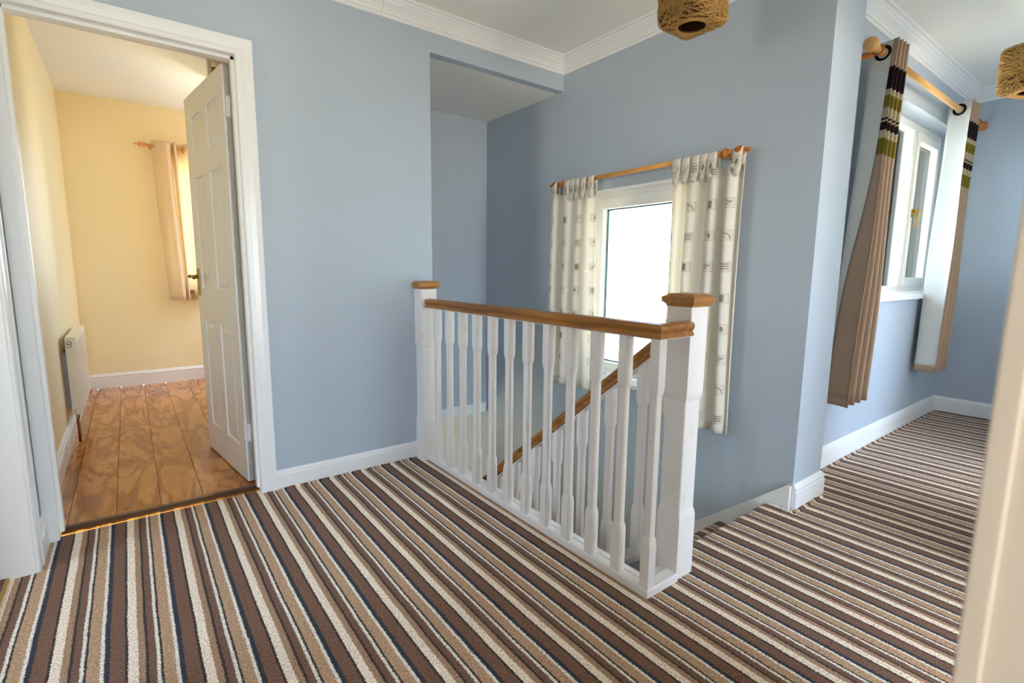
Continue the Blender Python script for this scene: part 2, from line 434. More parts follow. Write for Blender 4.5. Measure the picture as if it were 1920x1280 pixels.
struct('trim_stairwell', boxes([(XAe, XB - .005, YC - .012, YC + .08, -.114, -.03)], .003), M_trim, 'white board under the stairwell end wall')
WY0, WY1, WZ0, WZ1 = 1.51, 2.42, .42, 1.60
struct('wall_east', boxes([(XB, 2.70, 1.135, WY0, -2.5, ZC), (XB, 2.70, WY1, 6.2, -2.5, ZC), (XB, 2.70, WY0, WY1, -2.5, WZ0), (XB, 2.70, WY0, WY1, WZ1, ZC)]), M_blue, 'blue stairwell wall with the small window')
struct('wall_pillar', boxes([(XB, XP, YP, 1.135, -2.5, ZC)]), M_blue, 'blue wall end projecting between stairwell and corridor')
CX0, CX1, CZ0, CZ1 = 3.22, 5.05, .965, 2.135
struct('wall_corridor_north', boxes([(2.70, CX0, YW, 1.335, -.2, ZC), (CX1, XD, YW, 1.335, -.2, ZC), (CX0, CX1, YW, 1.335, -.2, CZ0 - .04), (CX0, CX1, YW, 1.335, CZ1, ZC)]), M_blue, 'blue corridor wall with the striped curtains')
struct('wall_corridor_end', boxes([(XD, XD + .1, -.2, 1.335, -.2, ZC)]), M_blue, 'blue wall at the far end of the corridor')
struct('wall_south', boxes([(JX + .03, 1.45, YN - .12, YN - .002, 0, ZC), (1.45, 2.35, YN - .12, YN - .002, 2.04, ZC), (2.35, 3.2, YN - .12, YN - .002, 0, ZC), (3.2, 4.0, YN - .12, YN - .002, 2.04, ZC), (4.0, XD, YN - .12, YN - .002, 0, ZC), (-.60, -.33, YN - .12, YN - .002, 0, ZC), (-.33, JX + .03, YN - .12, YN - .002, 2.05, ZC)]), M_blue)  # the two doorways right of the camera's own are added for light
struct('wall_west', boxes([(XE - .1, XE, 2.395, YA, 0, ZC), (XE - .1, XE, YN, 1.58, 0, ZC), (XE - .1, XE, 1.58, 2.395, 2.05, ZC)]), M_blue, 'blue wall sliver between the two left doorways')
struct('ceiling', boxes([(XE - .1, XD + .1, -.2, 2.69, ZC, ZC + .06)]), M_ceil, 'white landing and corridor ceiling')
# bedroom shell
struct('wall_bedroom_west', boxes([(-.46, -.362, 2.75, 5.8, 0, 2.53)]), M_yellow, 'cream yellow bedroom wall with the radiator')
struct('wall_bedroom_north', boxes([(-.46, .42, 5.80, 5.98, 0, 2.53), (1.30, 1.42, 5.80, 5.98, 0, 2.53), (.42, 1.30, 5.80, 5.98, 0, .88), (.42, 1.30, 5.80, 5.98, 2.09, 2.53)]), M_yellow, 'cream yellow far bedroom wall with the window')
struct('wall_bedroom_east', boxes([(1.31, 1.345, 2.75, 5.0, 0, 2.53), (1.31, 1.345, 5.7, 5.8, 0, 2.53), (1.31, 1.345, 5.0, 5.7, 0, .85), (1.31, 1.345, 5.0, 5.7, 2.05, 2.53)]), M_yellow)  # window opening added to bring more light into the bedroom
struct('ceiling_bedroom', boxes([(-.46, 1.42, 2.69, 5.98, 2.53, 2.58)]), M_ceil, 'white bedroom ceiling')
# room behind the camera, room off the left doorway, lower hall; all windows here added for light
struct('wall_near_room', boxes([(-1.1, -1.0, -2.6, YN - .12, 0, ZC), (2.4, 2.5, -2.6, YN - .12, 0, ZC), (-1.1, -.65, -2.6, -2.5, 0, ZC), (.45, .9, -2.6, -2.5, 0, ZC), (2.2, 2.5, -2.6, -2.5, 0, ZC), (-.65, .45, -2.6, -2.5, 0, .3), (-.65, .45, -2.6, -2.5, 2.0, ZC), (.9, 2.2, -2.6, -2.5, 0, .45), (.9, 2.2, -2.6, -2.5, 2.25, ZC), (4.6, 4.7, -2.6, YN - .12, 0, ZC), (2.5, 2.7, -2.6, -2.5, 0, ZC), (4.3, 4.6, -2.6, -2.5, 0, ZC), (2.7, 4.3, -2.6, -2.5, 0, .5), (2.7, 4.3, -2.6, -2.5, 2.25, ZC), (.7, .76, -2.5, YN - .12, 0, ZC)]), M_grey)  # middle and corridor rooms are added to carry light north
struct('floor_near_room', boxes([(-1.1, 4.7, -2.6, YN - .2, -.1, 0)]), M_carpet)
struct('ceiling_near_room', boxes([(-1.1, 4.7, -2.6, -.2, ZC, ZC + .05)]), M_ceil)
struct('wall_left_room', boxes([(-2.0, -1.95, 1.0, 1.55, 0, ZC), (-2.0, -1.95, 2.15, 2.6, 0, ZC), (-2.0, -1.95, 1.55, 2.15, 0, 1.0), (-2.0, -1.95, 1.55, 2.15, 1.8, ZC), (-2.0, XE - .1, 1.0, 1.05, 0, ZC), (-2.0, XE - .1, 2.6, 2.69, 0, ZC)]), M_grey)  # west opening added to send light through the left doorway
struct('floor_left_room', boxes([(-2.0, -.42, 1.0, 2.69, -.1, -.001)]), M_lam)
struct('ceiling_left_room', boxes([(-2.0, XE - .1, 1.0, 2.69, ZC, ZC + .05)]), M_ceil)
struct('floor_lower_hall', boxes([(.25, 2.7, -.3, 6.2, -2.6, -2.5)]), M_lam)
struct('wall_lower_hall', boxes([(.2, XB, 6.1, 6.2, -2.5, -.114), (.2, .3, -.3, 4.1, -2.5, -.22), (.2, .3, 4.7, 6.1, -2.5, -.114), (.2, .3, 4.1, 4.7, -.75, -.114), (.2, .3, 4.1, 4.7, -2.5, -1.45), (.2, 2.7, -.3, -.2, -2.5, -.22)]), M_green, 'pale green wall of the hall below')  # side opening added to light these walls
struct('ceiling_lower_hall', boxes([(.2, XB, YC + .08, 6.2, -.114, -.07), (.2, 1.41, 2.7, YC + .08, -.114, -.07)]), M_ceil)

# ------------------------------------------------------------------ cornice
CORN = [(0, -.088), (.010, -.088), (.013, -.074), (.020, -.072), (.024, -.062), (.036, -.046), (.050, -.034), (.056, -.024), (.062, -.022), (.066, -.012), (.080, -.010), (.082, 0), (0, 0)]
bm = bmesh.new(); sweep2d(bm, [(XE, YA), (1.13, YA)], CORN, -1, z=ZC); struct('trim_cornice_west', bm, M_trim, 'left length of white coved cornice along the doorway wall')
bm = bmesh.new(); sweep2d(bm, [(1.1315, YA), (XB, YA), (XB, YP), (XP, YP)], CORN, -1, z=ZC); struct('trim_cornice', bm, M_trim, 'white coved cornice round the stairwell corner')
bm = bmesh.new(); sweep2d(bm, [(XP, YW), (XD, YW), (XD, YN)], CORN, -1, z=ZC); struct('trim_cornice_corridor', bm, M_trim, 'white coved cornice in the corridor')
bm = bmesh.new(); sweep2d(bm, [(JX + .1, YN), (XD, YN)], CORN, 1, z=ZC); struct('trim_cornice_south', bm, M_trim)

# ------------------------------------------------------------------ baseboards
SK1 = [(0, 0), (.015, 0), (.015, .070), (.012, .078), (.012, .082), (.007, .090), (.003, .094), (0, .094)]
SK2 = [(0, 0), (.018, 0), (.018, .085), (.0145, .088), (.0145, .094), (.018, .097), (.018, .104), (.014, .108), (.012, .113), (.007, .120), (.004, .124), (0, .124)]
def skirt(name, path, prof, side, label=None):
    bm = bmesh.new(); sweep2d(bm, path, prof, side); struct(name, bm, M_trim, label)
skirt('baseboard_north', [(.519, YA), (1.30, YA)], SK1, -1, 'white baseboard right of the bedroom doorway')
skirt('baseboard_pillar', [(XB, YP), (XP, YP), (XP, YW - .02)], SK2, -1, 'white grooved baseboard on the projecting wall end')
skirt('baseboard_corridor', [(2.75, YW), (XD, YW), (XD, YN)], SK2, -1, 'white grooved baseboard along the corridor')
skirt('baseboard_bedroom', [(-.362, 2.80), (-.362, 5.80), (1.31, 5.80)], [(a, b * 1.06) for a, b in SK2], -1, 'white grooved baseboard round the bedroom')
skirt('baseboard_west', [(XE, 2.446), (XE, YA)], SK2, -1, 'short white baseboard between the two left doorways')

# ------------------------------------------------------------------ door linings and architraves
ARC = [(0, 0), (0, .012), (.006, .016), (.018, .017), (.024, .013), (.046, .016), (.056, .021), (.068, .021), (.070, .017), (.070, 0)]
def architrave(bm, path3, prof, nrm):
    """path3: inner edge polyline; offsets grow away from the opening; nrm: wall normal"""
    N = Vector(nrm); P = [Vector(p) for p in path3]; cen = sum(P, Vector()) / len(P); rings = []
    for i, p in enumerate(P):
        ds = []
        if i > 0: ds.append((P[i] - P[i - 1]).normalized())
        if i < len(P) - 1: ds.append((P[i + 1] - P[i]).normalized())
        ns = []
        for d in ds:
            n = d.cross(N)
            if n.dot(cen - p) > 0 and abs(n.dot(cen - p)) > 1e-4: n = -n
            ns.append(n)
        n = sum(ns, Vector()).normalized(); n = n / max(.3, n.dot(ns[0]))
        rings.append([bm.verts.new(p + n * a + N * h) for a, h in prof])
    m = len(prof)
    for a, b in zip(rings, rings[1:]):
        for j in range(m): bm.faces.new((a[j], a[(j + 1) % m], b[(j + 1) % m], b[j]))
    bm.faces.new(rings[0]); bm.faces.new(rings[-1][::-1])
fr = struct_root('trim_bedroom_door_frame', (.08, YA, 0), 'white moulded frame of the bedroom doorway')
bm = bmesh.new(); architrave(bm, [(DX0 + .001, YA, DZ), (DX1, YA, DZ), (DX1, YA, 0)], [(a * (.056 / .07) if False else a, b) for a, b in ARC], (0, -1, 0))
obj('architrave', bm, M_trim, fr)
obj('architrave', boxes([(XE + .001, DX0, YA - .016, YA, 0, DZ + .07)], .003), M_trim, fr)
obj('lining', boxes([(DX0 - .012, DX0, YA - .001, 2.752, 0, DZ), (DX1, DX1 + .012, YA - .001, 2.752, 0, DZ), (DX0 - .012, DX1 + .012, YA - .001, 2.752, DZ, DZ + .012)]), M_trim, fr)
obj('door_stop', boxes([(DX0, DX0 + .012, YA + .03, 2.70, .016, DZ), (DX1 - .012, DX1, YA + .03, 2.70, .016, DZ), (DX0, DX1, YA + .03, 2.70, DZ - .012, DZ)]), M_trim, fr)
fr = struct_root('trim_left_door_frame', (XE, 2.0, 0), 'white moulded frame of the left doorway')
bm = bmesh.new(); architrave(bm, [(XE, 2.376, 0), (XE, 2.376, 2.03), (XE, 1.60, 2.03), (XE, 1.60, 0)], [(a, b * .95) for a, b in ARC], (1, 0, 0))
obj('architrave', bm, M_trim, fr)
obj('lining', boxes([(XE - .14, XE + .002, 2.374, 2.395, 0, 2.04), (XE - .14, XE + .002, 1.58, 1.602, 0, 2.04), (XE - .14, XE + .002, 1.58, 2.395, 2.03, 2.05)]), M_trim, fr)
fr = struct_root('trim_near_door_frame', (JX, YN, 0), 'cream edge of the doorway close to the camera')
ay = .0735
obj('architrave', boxes([(JX + .0, JX + .07, ay - .0155, ay, 0, 2.1)], .002), M_creamtrim, fr)
obj('lining', boxes([(JX + .004, JX + .03, -.07, ay - .0155, 0, 2.04), (-.33, -.30, -.07, ay - .0155, 0, 2.04), (-.30, JX + .004, -.07, ay - .0155, 2.02, 2.05)]), M_creamtrim, fr)

# ------------------------------------------------------------------ bedroom door leaf
hinge = Vector((.449, 2.757, 0)); ang = math.atan2(.695, -.085)
door = bpy.data.objects.new('door_1', None); COL.objects.link(door)
door['kind'] = 'structure'; door['label'] = 'cream white six panel bedroom door standing open'
door.location = (.418, 2.79, 0); door.rotation_euler = (0, 0, ang); door['_w'] = (0, 0, 0)
# local frame: x along leaf from the hinge, y = thickness (+y is the panel face towards the radiator), z up
LW, LT, LH = .735, .044, 2.028
Z_ = [.008, .178, .79, .98, 1.585, 1.705, 1.908, LH]; X_ = [0, .10, .315, .425, .62, LW]
bm = bmesh.new()
add_box(bm, 0, LW, -LT + .008, -.008, Z_[0], LH)
for a, b in ((0, .10), (.62, LW)):
    add_box(bm, a, b, -LT, 0, Z_[0], LH, .0015)
for a, b in ((Z_[0], Z_[1]), (Z_[2], Z_[3]), (Z_[4], Z_[5]), (Z_[6], LH)):
    add_box(bm, .10, .62, -LT, 0, a, b)
for a, b in ((Z_[1], Z_[2]), (Z_[3], Z_[4]), (Z_[5], Z_[6])):
    add_box(bm, .315, .425, -LT, 0, a, b)
obj('leaf', bm, M_trim, door)
for (a, b) in ((.10, .315), (.425, .62)):
    for (c, d) in ((Z_[1], Z_[2]), (Z_[3], Z_[4]), (Z_[5], Z_[6])):
        bm = bmesh.new()
        for y0, y1 in ((-.008, -.001), (-LT + .008, -LT + .001)):
            m1, m2 = .012, .034
            v0 = [bm.verts.new((x, y0 , z)) for x, z in ((a + m1, c + m1), (b - m1, c + m1), (b - m1, d - m1), (a + m1, d - m1))]
            v1 = [bm.verts.new((x, y1, z)) for x, z in ((a + m2, c + m2), (b - m2, c + m2), (b - m2, d - m2), (a + m2, d - m2))]
            for k in range(4): bm.faces.new((v0[k], v0[(k + 1) % 4], v1[(k + 1) % 4], v1[k]))
            bm.faces.new(v1)
        obj('panel', bm, M_trim, door)
for z in (.22, 1.80):
    bm = bmesh.new(); lathe(bm, [(0, .006), (.09, .006)], (0, 0, 1), (-.004, -.002, z), 10); add_box(bm, -.001, .0, -.03, 0, z, z + .09)
    obj('hinge', bm, M_trim, door)
hd = obj('handle', boxes([(.672, .712, 0, .006, .935, 1.09)], .002), M_oldbrass, door)
bm = bmesh.new()
lathe(bm, [(0, .013), (.006, .013), (.008, .009), (.03, .008), (.045, .010), (.05, .006)], (0, 1, 0), (.692, .004, 1.045), 12)
lathe(bm, [(0, .009), (.02, .0085), (.045, .007), (.07, .009), (.09, .011), (.105, .008), (.112, .002)], (-1, 0, -.08), (.697, .042, 1.047), 12)
obj('lever', bm, M_oldbrass, hd, True)
bm = bmesh.new(); lathe(bm, [(0, .004), (.0075, .004)], (0, 1, 0), (.692, 0, .975), 10); obj('keyhole', bm, M_bronze, hd)

# ------------------------------------------------------------------ windows
def win_part(name, lst, mat, parent, bev=.003): return obj(name, boxes(lst, bev), mat, parent)
w1 = struct_root('window_1', (XB, (WY0 + WY1) / 2, WZ0), 'white framed stairwell window')
fx0, fx1 = 2.495, 2.57
f = .048
win_part('frame', [(fx0, fx1, WY0, WY0 + f, WZ0, WZ1), (fx0, fx1, WY1 - f, WY1, WZ0, WZ1), (fx0, fx1, WY0 + f, WY1 - f, WZ1 - f, WZ1), (fx0, fx1, WY0 + f, WY1 - f, WZ0 + .01, WZ0 + f)], M_pvc, w1)
s0, s1, g = WY0 + f - .006, WY1 - f + .006, .064; t0, t1 = WZ0 + f - .006, WZ1 - f + .006
sash = win_part('sash', [(fx0 - .014, fx1 - .02, s0, s0 + g, t0, t1), (fx0 - .014, fx1 - .02, s1 - g, s1, t0, t1), (fx0 - .014, fx1 - .02, s0 + g, s1 - g, t1 - g, t1), (fx0 - .014, fx1 - .02, s0 + g, s1 - g, t0, t0 + g * .7)], M_pvc, w1, .005)
a0, a1, c0, c1 = s0 + g, s1 - g, t0 + g * .7, t1 - g; q = .007
obj('gasket', boxes([(2.524, 2.534, a0, a0 + q, c0, c1), (2.524, 2.534, a1 - q, a1, c0, c1), (2.524, 2.534, a0, a1, c1 - q, c1), (2.524, 2.534, a0, a1, c0, c0 + q)]), M_gasket, sash)
obj('glass', boxes([(2.530, 2.534, a0, a1, c0, c1)]), M_glass, w1)
obj('reveal', boxes([(XB + .001, fx0, WY0, WY1, WZ1 - .006, WZ1), (XB + .001, fx0, WY0, WY0 + .006, WZ0, WZ1), (XB + .001, fx0, WY1 - .006, WY1, WZ0, WZ1)]), M_trim, w1)
win_part('window_sill', [(XB - .032, fx0, WY0 - .03, WY1 + .03, WZ0 - .024, WZ0 + .004)], M_trim, w1, .006)

w2 = struct_root('window_2', ((CX0 + CX1) / 2, YW, CZ0), 'white framed corridor window with three lights')
fy0, fy1 = 1.25, 1.32; f = .05
m1, m2 = 3.80, 4.42
win_part('frame', [(CX0, CX0 + f, fy0, fy1, CZ0, CZ1), (CX1 - f, CX1, fy0, fy1, CZ0, CZ1), (CX0 + f, CX1 - f, fy0 + .001, fy1, CZ1 - f, CZ1), (CX0 + f, CX1 - f, fy0 + .001, fy1, CZ0, CZ0 + f), (m1, m1 + .06, fy0, fy1 - .001, CZ0 + f, CZ1 - f), (m2, m2 + .06, fy0, fy1 - .001, CZ0 + f, CZ1 - f)], M_pvc, w2)
for x0, x1 in ((CX0 + f, m1), (m2 + .06, CX1 - f)):
    s = win_part('sash', [(x0, x0 + .055, fy0 - .014, fy1 - .02, CZ0 + f, CZ1 - f), (x1 - .055, x1, fy0 - .014, fy1 - .02, CZ0 + f, CZ1 - f), (x0 + .055, x1 - .055, fy0 - .013, fy1 - .02, CZ1 - f - .06, CZ1 - f), (x0 + .055, x1 - .055, fy0 - .013, fy1 - .02, CZ0 + f, CZ0 + f + .06)], M_pvc, w2, .005)
    obj('gasket', boxes([(x0 + .055, x0 + .059, 1.286, 1.296, CZ0 + .11, CZ1 - .11), (x1 - .059, x1 - .055, 1.286, 1.296, CZ0 + .11, CZ1 - .11), (x0 + .055, x1 - .055, 1.286, 1.296, CZ1 - .114, CZ1 - .11)]), M_steel, s)
obj('glass', boxes([(CX0 + .1, m1 - .05, 1.292, 1.296, CZ0 + .11, CZ1 - .11), (m1 + .06, m2, 1.292, 1.296, CZ0 + f, CZ1 - f), (m2 + .11, CX1 - .1, 1.292, 1.296, CZ0 + .11, CZ1 - .11)]), M_glass, w2)
win_part('window_sill', [(CX0 - .07, CX1 + .05, YW - .035, fy0, CZ0 - .036, CZ0 + .002)], M_trim, w2, .006)
hh = obj('handle', boxes([(4.495, 4.525, 1.222, 1.236, 1.50, 1.56)], .003), M_brass, w2)
bm = bmesh.new(); lathe(bm, [(0, .009), (.035, .007)], (0, -1, 0), (4.51, 1.222, 1.545), 12); lathe(bm, [(0, .0095), (.05, .007), (.12, .008), (.128, .003)], (.12, .12, -1), (4.51, 1.195, 1.553), 12)
obj('lever', bm, M_brass, hh, True)

w3 = struct_root('window_3', (.86, 5.80, .88), 'white framed bedroom window behind the cream curtain')
win_part('frame', [(.42, .47, 5.90, 5.96, .88, 2.09), (1.25, 1.30, 5.90, 5.96, .88, 2.09), (.47, 1.25, 5.90, 5.96, 2.04, 2.09), (.47, 1.25, 5.90, 5.96, .88, .93)], M_pvc, w3)
obj('glass', boxes([(.47, 1.25, 5.93, 5.934, .93, 2.04)]), M_glass, w3)
win_part('window_sill', [(.36, 1.31, 5.745, 5.90, .845, .88)], wood('tan_window_board', (150, 96, 66), (176, 120, 86), (190, 138, 100), along='x'), w3, .004)
w4 = struct_root('added_window_4', (-.1, -2.55, .3), 'unseen window added behind the camera to light the landing')
win_part('frame', [(-.65, -.59, -2.58, -2.52, .3, 2.0), (.39, .45, -2.58, -2.52, .3, 2.0), (-.59, .39, -2.58, -2.52, 1.94, 2.0), (-.59, .39, -2.58, -2.52, .3, .36)], M_pvc, w4)  # this and the next two frames belong to unseen windows added for light
w6 = struct_root('added_window_6', (1.55, -2.55, .45), 'unseen window added south of the stair for light')
win_part('frame', [(.9, .96, -2.58, -2.52, .45, 2.25), (2.14, 2.2, -2.58, -2.52, .45, 2.25), (.96, 2.14, -2.58, -2.52, 2.19, 2.25), (.96, 2.14, -2.58, -2.52, .45, .51)], M_pvc, w6)
w5 = struct_root('added_window_5', (.25, 4.4, -1.3), 'unseen side window added to light the hall below')
win_part('frame', [(.22, .28, 4.1, 4.14, -1.45, -.75), (.22, .28, 4.66, 4.7, -1.45, -.75), (.22, .28, 4.14, 4.66, -.79, -.75), (.22, .28, 4.14, 4.66, -1.45, -1.41)], M_pvc, w5)

# ------------------------------------------------------------------ staircase
RISE, GO, Y0 = .192, .234, 1.085
stair = thing('staircase', 'carpeted staircase going down beside the blue window wall', 'staircase', (1.95, 1.1, 0))
prev = None
for k in range(1, 13):
    z = -RISE * k; ya = Y0 + GO * (k - 1); yb = Y0 + GO * k
    bm = bmesh.new(); add_box(bm, 1.50 if k > 1 else 1.406, XB - .001, ya, yb, z - .20, z)
    n = 8; r = .022; ring = [(yb + r * cos(pi / 2 - i / n * pi), z - r + r * sin(pi / 2 - i / n * pi)) for i in range(n + 1)]
    va = [bm.verts.new((1.50, y, zz)) for y, zz in ring]; vb = [bm.verts.new((XB - .001, y, zz)) for y, zz in ring]
    for i in range(n): bm.faces.new((va[i], va[i + 1], vb[i + 1], vb[i]))
    bm.faces.new(va); bm.faces.new(vb)
    obj('step', bm, M_carpet, stair)
RK = -RISE / GO
def raked(bm, x0, x1, ya, yb, zt, h, prof=None):
    """bar following the stair slope: top at zt(y), vertical height h"""
    vs = []
    for y in (ya, yb):
        z = zt(y); vs.append([bm.verts.new(c) for c in ((x0, y, z - h), (x1, y, z - h), (x1, y, z), (x0, y, z))])
    for j in range(4): bm.faces.new((vs[0][j], vs[0][(j + 1) % 4], vs[1][(j + 1) % 4], vs[1][j]))
    bm.faces.new(vs[0][::-1]); bm.faces.new(vs[1])
zs_wall = lambda y: .125 + RK * (y - .996)
bm = bmesh.new()
# level piece beside the landing then raking string
v = [(XB - .02, .994, -.0), (XB - .02, .994, .127), (XB - .02, 3.9, zs_wall(3.9)), (XB - .02, 3.9, zs_wall(3.9) - .36), (XB - .02, 1.10, zs_wall(1.10) - .36)]
fa = [bm.verts.new(p) for p in v]; fb = [bm.verts.new((XB, p[1], p[2])) for p in v]
bm.faces.new(fa); bm.faces.new(fb[::-1])
for i in range(len(v)): j = (i + 1) % len(v); bm.faces.new((fa[i], fb[i], fb[j], fa[j]))
obj('wall_string', bm, M_trim, stair)
bm = bmesh.new(); raked(bm, XB - .024, XB, .994, 3.9, lambda y: zs_wall(y) + .004, .012); obj('string_bead', bm, M_trim, stair)
SX = 1.545
zb = lambda y: .010 + RK * (y - 1.156)
bm = bmesh.new(); raked(bm, 1.525, 1.565, 1.07, 3.75, lambda y: zb(y) - .028, .30); obj('outer_string', bm, M_trim, stair)

# ------------------------------------------------------------------ balustrades
def baluster_bm(x, y, z0, z1, w, ch, za, zbb, tr=.028):
    """square baluster that steps in to a slimmer section between za and zbb"""
    bm = bmesh.new()
    def ring(z, d):
        h = w / 2 - d; c = .0012 + d * .35
        pts = [(-h, -h + c), (-h, h - c), (-h + c, h), (h - c, h), (h, h - c), (h, -h + c), (h - c, -h), (-h + c, -h)]
        return [bm.verts.new((x + a, y + b, z)) for a, b in pts]
    R_ = [ring(z, c) for z, c in ((z0, 0), (za - tr, 0), (za - tr * .45, ch * .35), (za, ch), (zbb, ch), (zbb + tr * .45, ch * .35), (zbb + tr, 0), (z1, 0))]
    for a, b in zip(R_, R_[1:]):
        for j in range(8): bm.faces.new((a[j], a[(j + 1) % 8], b[(j + 1) % 8], b[j]))
    bm.faces.new(R_[0]); bm.faces.new(R_[-1][::-1]); return bm
def cap_bm(x, y, z, w):
    bm = bmesh.new(); h = w / 2
    prof = [(z, h - .013), (z + .005, h - .012), (z + .011, h - .006), (z + .013, h - .005), (z + .014, h - .002), (z + .015, h), (z + .031, h), (z + .033, h - .002), (z + .043, h - .018), (z + .044, h - .021)]
    R_ = [[bm.verts.new((x + sx * r, y + sy * r, zz)) for sx, sy in ((-1, -1), (1, -1), (1, 1), (-1, 1))] for zz, r in prof]
    for a, b in zip(R_, R_[1:]):
        for j in range(4): bm.faces.new((a[j], a[(j + 1) % 4], b[(j + 1) % 4], b[j]))
    bm.faces.new(R_[0]); bm.faces.new(R_[-1][::-1]); return bm
RAILP = [(-.022, 0), (-.0275, .003), (-.0275, .009), (-.022, .016), (-.0225, .020), (-.0275, .026), (-.029, .034), (-.0275, .042), (-.020, .047), (0, .050), (.020, .047), (.0275, .042), (.029, .034), (.0275, .026), (.0225, .020), (.022, .016), (.0275, .009), (.0275, .003), (.022, 0)]
BX, BY = 1.341, .992
bal = thing('landing_balustrade', 'white landing balustrade with oak handrail and two square newels', 'balustrade', (BX, BY, 0))
bm = bmesh.new(); sweep2d(bm, [(BX, 2.542), (BX, BY), (1.491, BY)], RAILP, 1, z=.888); obj('handrail', bm, [M_oak_y], bal)
nr = (1.541, 1.027)
n1 = obj('newel_post', baluster_bm(nr[0], nr[1], -.2, .985, .096, .0055, .255, .655, .03), M_wood_white, bal)
obj('newel_cap', cap_bm(nr[0], nr[1], .983, .128), M_oak_cap, n1)
bm = bmesh.new(); add_box(bm, 1.293, 1.387, 2.542, 2.632, 0, .985, .001)
n2 = obj('newel_post', baluster_bm(1.340, 2.588, 0, .992, .094, .0055, .255, .655, .03), M_wood_white, bal); bm.free()
obj('newel_cap', cap_bm(1.340, 2.588, .990, .124), M_oak_cap, n2)
# base rail with raised edges and loose fillets between the balusters
PL = [(-.020, 0), (-.020, .014), (-.017, .016), (.066, .016), (.066, 0)]
bm = bmesh.new(); sweep2d(bm, [(1.341, 2.542), (1.341, .992), (1.493, .992)], PL, 1); obj('base_plate', bm, M_wood_white, bal)
BR = [(-.026, 0), (-.026, .016), (-.018, .021), (-.018, .014), (.018, .014), (.018, .021), (.026, .016), (.026, 0)]
BR = [(-.024, 0), (-.024, .012), (-.019, .018), (-.019, .010), (.019, .010), (.019, .018), (.024, .012), (.024, 0)]
bm = bmesh.new(); sweep2d(bm, [(1.343, 2.542), (1.343, .994), (1.493, .994)], BR, 1, z=.014); obj('base_rail', bm, M_wood_white, bal)
N = 12; ys = [BY + .1327 * k for k in range(N)]
for k, y in enumerate(ys):
    obj('baluster', baluster_bm(BX + .001, y, .022, .889, .037, .0042, .215, .70, .03), M_wood_white, bal)
for a, b in zip(ys, ys[1:] + [2.560]):
    obj('fillet', boxes([(BX - .014, BX + .018, a + .0185, b - .0185 if b < 2.55 else 2.541, .023, .029)], .001), M_wood_white, bal)
obj('fillet', boxes([(BX + .0195, 1.492, BY - .014, BY + .018, .023, .029)], .001), M_wood_white, bal)
obj('rail_fillet', boxes([(BX - .012, BX + .014, BY + .02, 2.541, .8835, .8885), (BX - .012, 1.492, BY - .012, BY + .014, .8835, .8885)]), M_wood_white, bal)

zr = lambda y: .8465 + RK * (y - 1.167)
sb = thing('stair_balustrade', 'sloping oak handrail and white balusters going down the stair', 'balustrade', (SX, 1.1, 0))
bm = bmesh.new(); rings = []
for y in (1.074, 3.7):
    rings.append([bm.verts.new((SX + a, y, zr(y) - .062 + b * 1.24)) for a, b in RAILP])
for j in range(len(RAILP)): bm.faces.new((rings[0][j], rings[0][(j + 1) % len(RAILP)], rings[1][(j + 1) % len(RAILP)], rings[1][j]))
bm.faces.new(rings[0]); bm.faces.new(rings[1][::-1]); obj('handrail', bm, M_oak_y, sb)
bm = bmesh.new(); raked(bm, SX - .016, SX + .016, 1.075, 3.7, lambda y: zr(y) - .062, .010); obj('rail_fillet', bm, M_wood_white, sb)
bm = bmesh.new(); raked(bm, SX - .027, SX + .027, 1.075, 3.7, zb, .028); obj('base_rail', bm, M_wood_white, sb)
for k in range(16):
    y = 1.202 + .1585 * k
    z0, z1 = zb(y) + .0, zr(y) - .07
    bm = baluster_bm(SX, y, z0, z1, .037, .0042, z0 + .22, z1 - .16, .03)
    for v in bm.verts:
        if abs(v.co.z - z0) < 1e-5: v.co.z = zb(v.co.y) - .003
        elif abs(v.co.z - z1) < 1e-5: v.co.z = zr(v.co.y) - .069
    obj('baluster', bm, M_wood_white, sb)
bm = baluster_bm(SX, 3.72, -2.5, -.62, .096, .0055, -2.1, -1.5, .03); n3 = obj('newel_post', bm, M_wood_white, sb)

# ------------------------------------------------------------------ curtains
def curtain(name, mats, path, ztop, zbot, parent, ucoord=None, nz=26, thick=.003, flare=None, zuv=True, wave=None):
    """path(s)-> (x, y) at the top; sheet hangs to zbot; UV = (arc length, z)"""
    bm = bmesh.new(); uv = bm.loops.layers.uv.new('UVMap'); n = len(path); L = [0.0]
    for a, b in zip(path, path[1:]): L.append(L[-1] + math.hypot(a[0] - b[0], a[1] - b[1]))
    grid = []
    for i in range(nz + 1):
        f = i / nz; row = []
        for j, p in enumerate(path):
            zt = ztop(j / (n - 1)) if callable(ztop) else ztop; zb_ = zbot(j / (n - 1)) if callable(zbot) else zbot
            q = Vector((p[0], p[1], zt + (zb_ - zt) * f))
            if flare: q = flare(q, f, j / (n - 1))
            row.append((bm.verts.new(q), L[j], q.z))
        grid.append(row)
    for i in range(nz):
        for j in range(n - 1):
            q = [grid[i][j], grid[i + 1][j], grid[i + 1][j + 1], grid[i][j + 1]]
            fc = bm.faces.new([a[0] for a in q])
            for lp, a in zip(fc.loops, q): lp[uv].uv = (a[1], a[2])
    o = obj(name, bm, mats, parent, True, keep=True)
    md = o.modifiers.new('thickness', 'SOLIDIFY'); md.thickness = thick; md.offset = 0
    if isinstance(mats, (list, tuple)) and len(mats) > 1: md.material_offset = 1; md.material_offset_rim = 0
    return o

